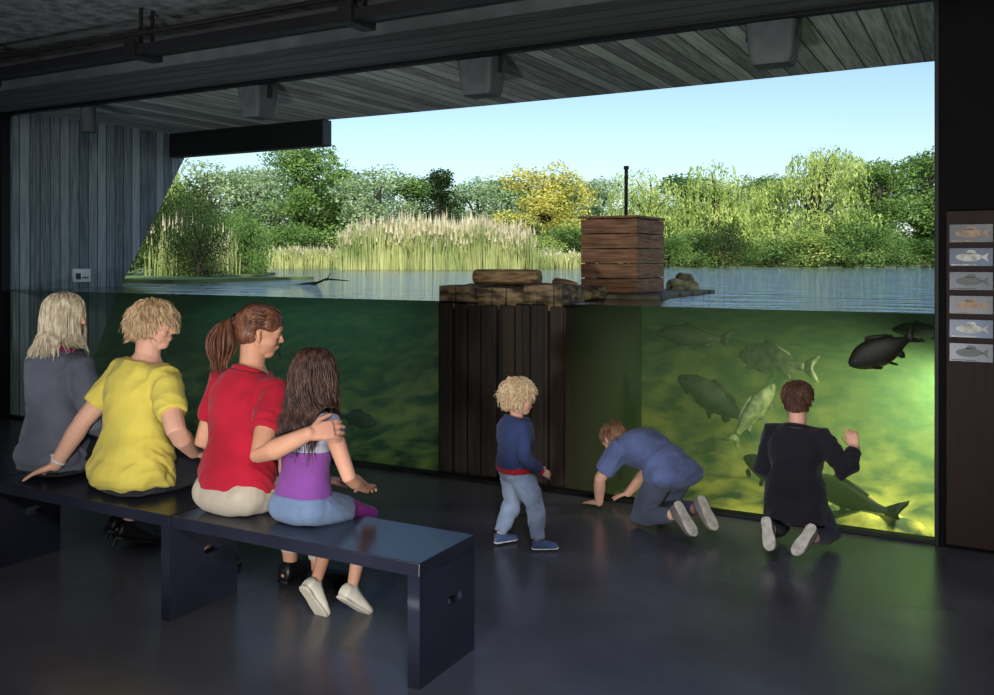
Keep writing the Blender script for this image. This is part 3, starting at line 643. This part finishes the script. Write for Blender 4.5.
        while cnt<n:
            d=V((rr.gauss(0,1),rr.gauss(0,1),rr.gauss(0,1))).normalized()
            if d.y>.45 and d.z<.28: continue
            if d.y>.12 and d.z<-.15: continue
            if d.z<-.75: continue
            cnt+=1
            root=P(d.x*.36*vol,-.09+d.y*.43*vol,.16+d.z*.38*vol); nrm=(hm@d).normalized()
            crown=P(0,-.15,.56); away=(root-crown); away=(away-nrm*away.dot(nrm)); away=away.normalized() if away.length>1e-4 else V((0,-1,0))
            th_=th*rr.uniform(.7,1.4)
            if style=='short':
                dr=(away+nrm*.3+hm@V((0,.25,0))+V((rr.gauss(0,.2),rr.gauss(0,.2),rr.gauss(0,.2)))).normalized(); st=hh*.035; p=root; pts=[p]
                for i in range(5): dr=(dr+g*.08).normalized(); p=push(p+dr*st); pts.append(p+nrm*.001)
            elif style in('curly','softcurl'):
                soft=style=='softcurl'
                lc=hh*rr.uniform(.14,.26)*ln*(1.7 if soft else 1); N_s=14; R_=hh*rr.uniform(.025,.05)*(.6 if soft else 1); ax=(nrm*(.45 if soft else .6)+away*(1.3 if soft else .9)+g*.25+V((rr.gauss(0,.4),rr.gauss(0,.4),rr.gauss(0,.4)))*(.6 if soft else 1)).normalized()
                x=ax.orthogonal().normalized(); y=ax.cross(x); ph=rr.random()*6.28; pts=[]
                for i in range(N_s):
                    f=i/(N_s-1); a=ph+f*6.28*(.55 if soft else 1.5); c_=push(root+ax*lc*f+g*lc*.5*f*f); pts.append(c_+(x*math.cos(a)+y*math.sin(a))*R_*min(1,f*3)+nrm*R_*.4)
            elif style in('long','longcurly'):
                L_all=hh*(1.25 if style=='long' else rr.uniform(1.5,2.2))*ln*(rr.uniform(.85,1.08)) - max(0,(-(d.z)))*hh*.3; N_s=22; st=L_all/N_s; dr=(away+nrm*.15).normalized(); p=root; pts=[p]
                if d.y>.2: dr=(dr+hm@V((math.copysign(.8,d.x),-.5,-.2))).normalized()
                ph=rr.random()*6.28; wob=rr.uniform(.5,1)
                for i in range(N_s):
                    dr=(dr+g*.35).normalized(); p=push(p+dr*st)
                    f=i/N_s; am=hh*((.05 if style=='longcurly' else .022)*min(1,f*2.5)*wob); a=ph+f*(16 if style=='longcurly' else 7)
                    pts.append(p+V((math.cos(a)*am,math.sin(a)*am,0))+ (hm@V((0,-1,0)))*am*.6)
            elif style=='pony':
                p=root; pts=[p]
                for i in range(8):
                    p=p+(tie-p).normalized()*(tie-p).length*.3; p=push(p) if i<6 else p; pts.append(p)
                pts.append(tie)
                if rr.random()<.4:
                    q=tie.copy(); dr=(hm@V((rr.gauss(0,.2),-1,.1))).normalized(); pts=[q]; off=V((rr.gauss(0,.018),rr.gauss(0,.018),0))*hh/.2; NS=16
                    lp=rr.uniform(.8,1.1)
                    for i in range(NS):
                        dr=(dr+g*.45).normalized(); q=push(q+dr*hh*.065*lp); f=i/NS; w_=math.sin(min(1,f*1.25)*math.pi*.8)
                        pts.append(q+off*w_*1.2)
            m=len(pts); b.tube(pts,[th_*(1-.6*(i/(m-1))**3) for i in range(m)],seg=4,round_=False)
        mkobj('hair_strands',b,mat,parent=s.e,smooth=True)
        if style=='pony':
            b=Buf(); c_=tie; fwd=hm@V((0,-1,0)); x=fwd.orthogonal().normalized(); y=fwd.cross(x)
            b.tube([c_+(x*math.cos(a)+y*math.sin(a))*.02 for a in [2*math.pi*j/14 for j in range(15)]],.006,seg=6,round_=False); mkobj('hair_tie',b,m_black,parent=s.e,smooth=True)

def hairmat(name,c,c2): return pmat(name,C(*c),C(*c2),rough=.45,scale=60,stretch=(1,1,.3),detail=2,spec=.35)
SZ=BH
# --- woman in grey blazer
H=1.90
f=Fig('seated_woman_in_blazer',(-4.46,3.14,0),0,H,m_skin,(0,0,SZ+.052*H),lean=(2,6),head=(64,4,0),
  arms={'r':dict(t=(.2,.30,SZ+.24),pole=(.5,-1,-.4),hd=(-.5,.8,-.1),pn=(0,0,-1)),'l':dict(t=(-.14,.34,SZ+.22),pole=(-.5,-1,-.4),hd=(.5,.8,-.1),pn=(0,0,-1))},
  legs={'r':dict(t=(.16,.36,.15),fd=(.3,1,-.35)),'l':dict(t=(.02,.42,.15),fd=(.3,1,-.35))},girth=.98)
f.hairmat=hairmat('hair_ash_blonde',(222,208,180),(166,148,120)); f.body()
f.garment('blazer',cloth('blazer_grey',(104,106,120)),inf=.02,t0=-.10,t1=1.0,sleeve=.97,sl_inf=.014,flare=.22,wr=.010,cover=True)
f.garment('trousers',cloth('trousers_black',(30,30,34)),inf=.008,t0=-.12,t1=.2,hips=True,legs=.93,leg_inf=.010)
f.collar(cloth('scarf_magenta',(176,60,120)),t=1.0,r=.040,w=.02,nm='scarf'); f.collar(bpy.data.materials['blazer_grey'],t=.965,r=.052,w=.013)
f.shoes(m_black,m_black,nm='pump',heel=.05); f.hair('long',f.hairmat,n=900,th=.0025,seed=3,ln=.9)
# --- woman in yellow
H=1.86
f=Fig('seated_woman_in_yellow',(-3.78,3.10,0),0,H,m_skin,(0,0,SZ+.052*H),lean=(6,10),lat=(-2,4),shyaw=8,head=(62,6,0),
  arms={'r':dict(t=(.27,.14,SZ+.20),pole=(.8,-.9,0),hd=(0,.9,-.35),pn=(-.3,0,-1)),'l':dict(t=(-.50,-.10,SZ+.072),pole=(-.2,-.8,.2),hd=(-.5,-.35,-.22),pn=(0,0,-1),curl=.15)},
  legs={'r':dict(t=(.12,.34,.10),fd=(.35,1,0)),'l':dict(t=(-.08,.40,.10),fd=(.2,1,0))},girth=1.09)
f.hairmat=hairmat('hair_greying_blonde',(222,194,152),(164,128,92)); f.body()
f.garment('blouse',cloth('blouse_yellow',(226,206,92),k=.9),inf=.022,t0=-.10,t1=1.0,sleeve=.36,sl_inf=.018,flare=.22,wr=.013,cover=True)
f.garment('trousers',cloth('trousers_dark',(40,40,46)),inf=.008,t0=-.12,t1=.2,hips=True,legs=.93,leg_inf=.010)
f.shoes(cloth('shoe_grey',(160,160,162)),pmat('sole_white',C(215,212,205)),nm='sneaker'); f.hair('softcurl',f.hairmat,n=1500,th=.002,seed=5,vol=1.0,ln=.75)
b=Buf(); a=f.arm['l']; d=(a['el']-a['wr']).normalized(); c=a['wr']+d*.03; x=d.orthogonal().normalized(); y=d.cross(x)
b.tube([c+(x*math.cos(q)+y*math.sin(q))*.035 for q in [2*math.pi*j/16 for j in range(17)]],.007,seg=6,round_=False); b.ell(c+V((-.01,-.02,.03)),(.018,.018,.007)); mkobj('wrist_watch',b,pmat('watch_white',C(230,230,228),rough=.3),parent=f.e,smooth=True)
# --- woman in red
H=1.86
f=Fig('seated_woman_in_red',(-3.06,3.08,0),0,H,m_skin2,(0,0,SZ+.052*H),lean=(6,8),lat=(2,4),shyaw=6,head=(48,12,6),
  arms={'r':dict(t=(.535,-.12,.915),pole=(.2,-.7,-1),hd=(.8,.75,.15),pn=(-.7,.5,-.5),curl=.5),'l':dict(t=(-.16,.30,SZ+.2),pole=(-.6,-1,0),hd=(.3,1,-.1))},
  legs={'r':dict(t=(.14,.42,.10),fd=(.2,1,0)),'l':dict(t=(-.08,.46,.10),fd=(0,1,0))},girth=1.02)
f.hairmat=hairmat('hair_brown',(124,80,56),(72,42,30)); f.body()
f.garment('polo_shirt',cloth('polo_red',(192,32,54)),inf=.018,t0=.02,t1=1.0,sleeve=.34,sl_inf=.016,wr=.012)
f.garment('trousers',cloth('trousers_khaki',(202,188,166)),inf=.010,t0=-.12,t1=.18,hips=True,legs=.93,leg_inf=.010)
f.collar(bpy.data.materials['polo_red'],t=.985,r=.040,w=.014); f.shoes(m_black,m_black,nm='shoe'); f.hair('pony',f.hairmat,n=1300,th=.0026,seed=8)
# --- girl
H=1.44
f=Fig('seated_girl',(-2.68,3.10,0),0,H,m_skin2,(0,0,SZ+.05*H),lean=(4,6),lat=(2,0),shyaw=8,head=(25,8,4),headh=.21,
  arms={'r':dict(t=(.20,.20,SZ+.13),pole=(.6,-1,-.2),hd=(-.5,.9,-.15),pn=(0,0,-1)),'l':dict(t=(-.08,.25,SZ+.12),pole=(-.5,-1,0),hd=(.4,.9,-.1))},
  legs={'r':dict(t=(.09,.24,.13),fd=(.2,.75,-.6),fu=(0,.5,1),pole=(.15,1,.3)),'l':dict(t=(-.06,.16,.15),fd=(.15,.5,-.8),fu=(0,.8,.5))},girth=.93,legk=.98)
f.hairmat=hairmat('hair_dark_brown',(90,62,50),(42,28,23)); f.body()
f.garment('top_grey',cloth('top_grey',(186,188,200)),inf=.009,t0=.5,t1=.98,sleeve=.14,sl_inf=.010,wr=.002)
f.garment('top_purple',cloth('top_purple',(142,78,156)),inf=.013,t0=.0,t1=.58,wr=.004)
f.garment('denim_skirt',cloth('denim',(124,146,176),bump=.4),inf=.020,t0=-.12,t1=.12,hips=True,legs=.27,leg_inf=.02,wr=.004)
f.garment('purple_leggings',cloth('leggings_purple',(138,36,138)),inf=.0,legs=.62,leg_inf=.010,hips=True,notorso=True)
f.shoes(pmat('shoe_cream',C(226,218,200)),pmat('sole_cream',C(210,200,180)),nm='shoe'); f.hair('longcurly',f.hairmat,n=1000,th=.0028,seed=11,vol=1.05,ln=.92)
# --- toddler
H=1.0
f=Fig('toddler',(-2.37,4.56,0),-38,H,m_skin,(0,0,.452),lean=(-2,4),head=(12,6,0),headh=.195,neck=.7,
  arms={'r':dict(t=(.12,.10,.46),pole=(.5,-1,0),hd=(-.2,.9,-.4),pn=(-.6,0,-.4)),'l':dict(t=(-.12,.08,.44),pole=(-.5,-1,0),hd=(0,.5,-.9),pn=(.6,0,0))},
  legs={'r':dict(t=(.085,.10,.06),pole=(.1,1,0),fd=(.3,1,0)),'l':dict(t=(-.11,-.05,.06),pole=(-.1,1,0),fd=(-.15,1,0))},girth=1.16,legk=.87,shw=.088)
f.hairmat=hairmat('hair_light_blonde',(240,218,176),(200,164,112)); f.body()
f.garment('jeans',cloth('jeans_light',(156,174,198),bump=.4),inf=.006,t0=-.14,t1=.1,hips=True,legs=.97,leg_inf=.016,vox=.006,wr=.008,wf=16)
f.garment('red_hem',cloth('hem_red',(190,40,50)),inf=.025,t0=0.0,t1=.13,wr=0,vox=.006,sm=2)
f.garment('sweatshirt',cloth('sweat_navy',(54,68,104)),inf=.026,t0=.09,t1=1.0,sleeve=.95,sl_inf=.012,wr=.006,vox=.006,wf=14)
f.collar(bpy.data.materials['sweat_navy'],t=.98,r=.05,w=.012)
b=Buf()
for k in 'rl':
    a=f.arm[k]; d=(a['wr']-a['el']).normalized(); b.tube([a['wr']-d*.024,a['wr']+d*.006],[.027,.026],seg=14,round_=False)
mkobj('red_cuffs',b,bpy.data.materials['hem_red'],parent=f.e,smooth=True,bevel=.003)
f.shoes(cloth('sneaker_blue',(80,104,140)),pmat('sole_pale',C(210,214,216)),nm='sneaker'); f.hair('curly',f.hairmat,n=700,th=.0026,seed=15,vol=1.04)
# --- boy kneeling, black shirt
H=1.31
f=Fig('kneeling_boy_in_black',(-.955,5.29,0),-6,H,m_skin,(0,-.02,.315),lean=(4,6),head=(4,-2,0),headh=.205,shw=.105,
  arms={'r':dict(t=(.29,.12,.60),pole=(.8,-.3,-1),hd=(-.35,.25,1),pn=(-.2,1,.2),cl=[.15,.7,.8,.8]),'l':dict(t=(-.13,.20,.38),pole=(-.45,-.8,0),hd=(.3,1,-.3))},
  legs={'r':dict(t=(.115,-.13,.135),pole=(.15,1,-.4),fd=(-.30,-.55,-.62),fu=(0,.75,-.6)),'l':dict(t=(-.115,-.13,.135),pole=(-.15,1,-.4),fd=(.30,-.55,-.62),fu=(0,.75,-.6))},girth=1.2)
f.hairmat=hairmat('hair_auburn',(108,74,54),(66,43,33)); f.body()
f.garment('shirt_black',cloth('shirt_black',(32,32,38)),inf=.02,t0=-.32,t1=1.0,sleeve=.93,sl_inf=.014,wr=.011,flare=.15)
f.garment('trousers',cloth('trousers_navy',(42,48,72)),inf=.006,t0=-.12,t1=.18,hips=True,legs=.95,leg_inf=.006)
f.collar(bpy.data.materials['shirt_black'],t=.99,r=.043,w=.012); f.shoes(cloth('shoe_brown',(96,90,86)),pmat('sole_beige',C(186,180,166),C(150,144,130),scale=30),nm='shoe'); f.hair('short',f.hairmat,n=1500,th=.002,seed=21)
# --- boy crawling, blue shirt
H=1.42
f=Fig('kneeling_boy_in_blue',(-1.71,5.33,0),60,H,m_skin,(0,-.02,.345),lean=(58,100),head=(-12,48,10),headh=.195,headfwd=.03,
  arms={'r':dict(t=(.12,.54,.09),pole=(1,-.3,.6),hd=(0,.8,-.3),pn=(0,0,-1),curl=.1),'l':dict(t=(-.14,.52,.07),pole=(-1,-.3,.6),hd=(-.1,.9,-.15),pn=(0,0,-1),curl=.1)},
  legs={'r':dict(t=(.1,-.14,.15),pole=(.1,1,-.5),fd=(-.05,-.55,-.65),fu=(0,.75,-.5)),'l':dict(t=(-.1,-.16,.15),pole=(-.1,1,-.5),fd=(.05,-.55,-.65),fu=(0,.75,-.5))},girth=1.12)
f.hairmat=hairmat('hair_light_brown',(154,118,86),(104,74,52)); f.body()
f.garment('shirt_blue',cloth('shirt_blue',(104,118,160)),inf=.022,t0=-.06,t1=1.0,sleeve=.40,sl_inf=.02,wr=.013,flare=.1,cover=True)
f.garment('trousers',cloth('trousers_slate',(84,92,108)),inf=.008,t0=-.12,t1=.12,hips=True,legs=.95,leg_inf=.008)
f.collar(bpy.data.materials['shirt_blue'],t=.99,r=.043,w=.012); f.shoes(cloth('shoe_grey2',(120,112,106)),bpy.data.materials['sole_beige'],nm='shoe'); f.hair('short',f.hairmat,n=1500,th=.002,seed=25)

# ================================================================= LIGHT
w=bpy.data.worlds.new('world'); scene.world=w; w.use_nodes=True; nt=w.node_tree; bg=nt.nodes['Background']
sk=nt.nodes.new('ShaderNodeTexSky'); sk.sky_type='NISHITA'; sk.sun_disc=False; sk.sun_elevation=R(42); sk.sun_rotation=R(150); sk.altitude=0; sk.air_density=1.0; sk.dust_density=1.2; sk.ozone_density=2.2
nt.links.new(sk.outputs[0],bg.inputs[0]); bg.inputs[1].default_value=.195
def sun(d,e):
    l=bpy.data.lights.new('sun','SUN'); l.energy=e; l.angle=R(.6); l.color=(1,.95,.86); o=bpy.data.objects.new('sun',l); o.rotation_euler=V(d).to_track_quat('-Z','Y').to_euler(); o.location=(5,-5,12); link(o)
sun((-.45,.72,-.56),5)
def area(name,loc,tgt,size,e,col,sy=None):
    l=bpy.data.lights.new(name,'AREA'); l.energy=e; l.color=col; l.size=size
    if sy: l.shape='RECTANGLE'; l.size_y=sy
    o=bpy.data.objects.new(name,l); o.location=loc; o.rotation_euler=(V(tgt)-V(loc)).to_track_quat('-Z','Y').to_euler(); link(o)
def spot(name,loc,tgt,e,col,ang=60,rad=.08):
    l=bpy.data.lights.new(name,'SPOT'); l.energy=e; l.color=col; l.spot_size=R(ang); l.spot_blend=.7; l.shadow_soft_size=rad
    o=bpy.data.objects.new(name,l); o.location=loc; o.rotation_euler=(V(tgt)-V(loc)).to_track_quat('-Z','Y').to_euler(); link(o)
area('room_fill_area',(.6,-.6,3.1),(-2.6,3.8,.7),.8,165,(1,.96,.9))  # added fill on the people from behind the viewer, no real fitting
area('room_fill_area',(-4.5,-1.5,3.1),(-4.0,3.5,.5),1.2,30,(.9,.95,1))  # second added fill, cooler and weaker
spot('soffit_fill_spot',(-1.2,-1.0,.35),(-2.6,7.0,3.2),740,(.95,.97,1),75,.2)  # added spot that brightens the soffit from out of view
spot('soffit_fill_spot',(-5.5,0,.35),(-7.5,7.0,2.6),330,(.85,.92,1),80,.2)  # added spot for the left soffit and wing wall
spot('track_spotlight',(-1.2,4.3,3.0),(-1.2,5.3,.3),40,(1,.95,.88),70)
spot('blue_floor_spotlight',(-1.0,2.0,3.3),(-1.6,4.0,0),110,(.35,.4,1),60)
spot('underwater_fill',(-.03,6.55,.95),(-1.0,7.1,0),270,(1,1,.48),125,.08)  # added light for the right lake bed, hidden past the glass edge
area('underwater_fill',(-6.0,7.0,1.28),(-6.0,7.6,0),2.5,5,(.25,.85,.8),1.0)  # added teal fill for the water on the left

cam=bpy.data.cameras.new('camera'); co=bpy.data.objects.new('camera',cam); link(co)
co.location=(0,0,1.65); co.rotation_euler=(R(90),0,math.atan2(.4795,.8775)); cam.sensor_width=36; cam.lens=900/994*36; cam.shift_y=-87.5/994; cam.clip_end=400
for o in PENDING: scene.collection.objects.link(o)
scene.camera=co
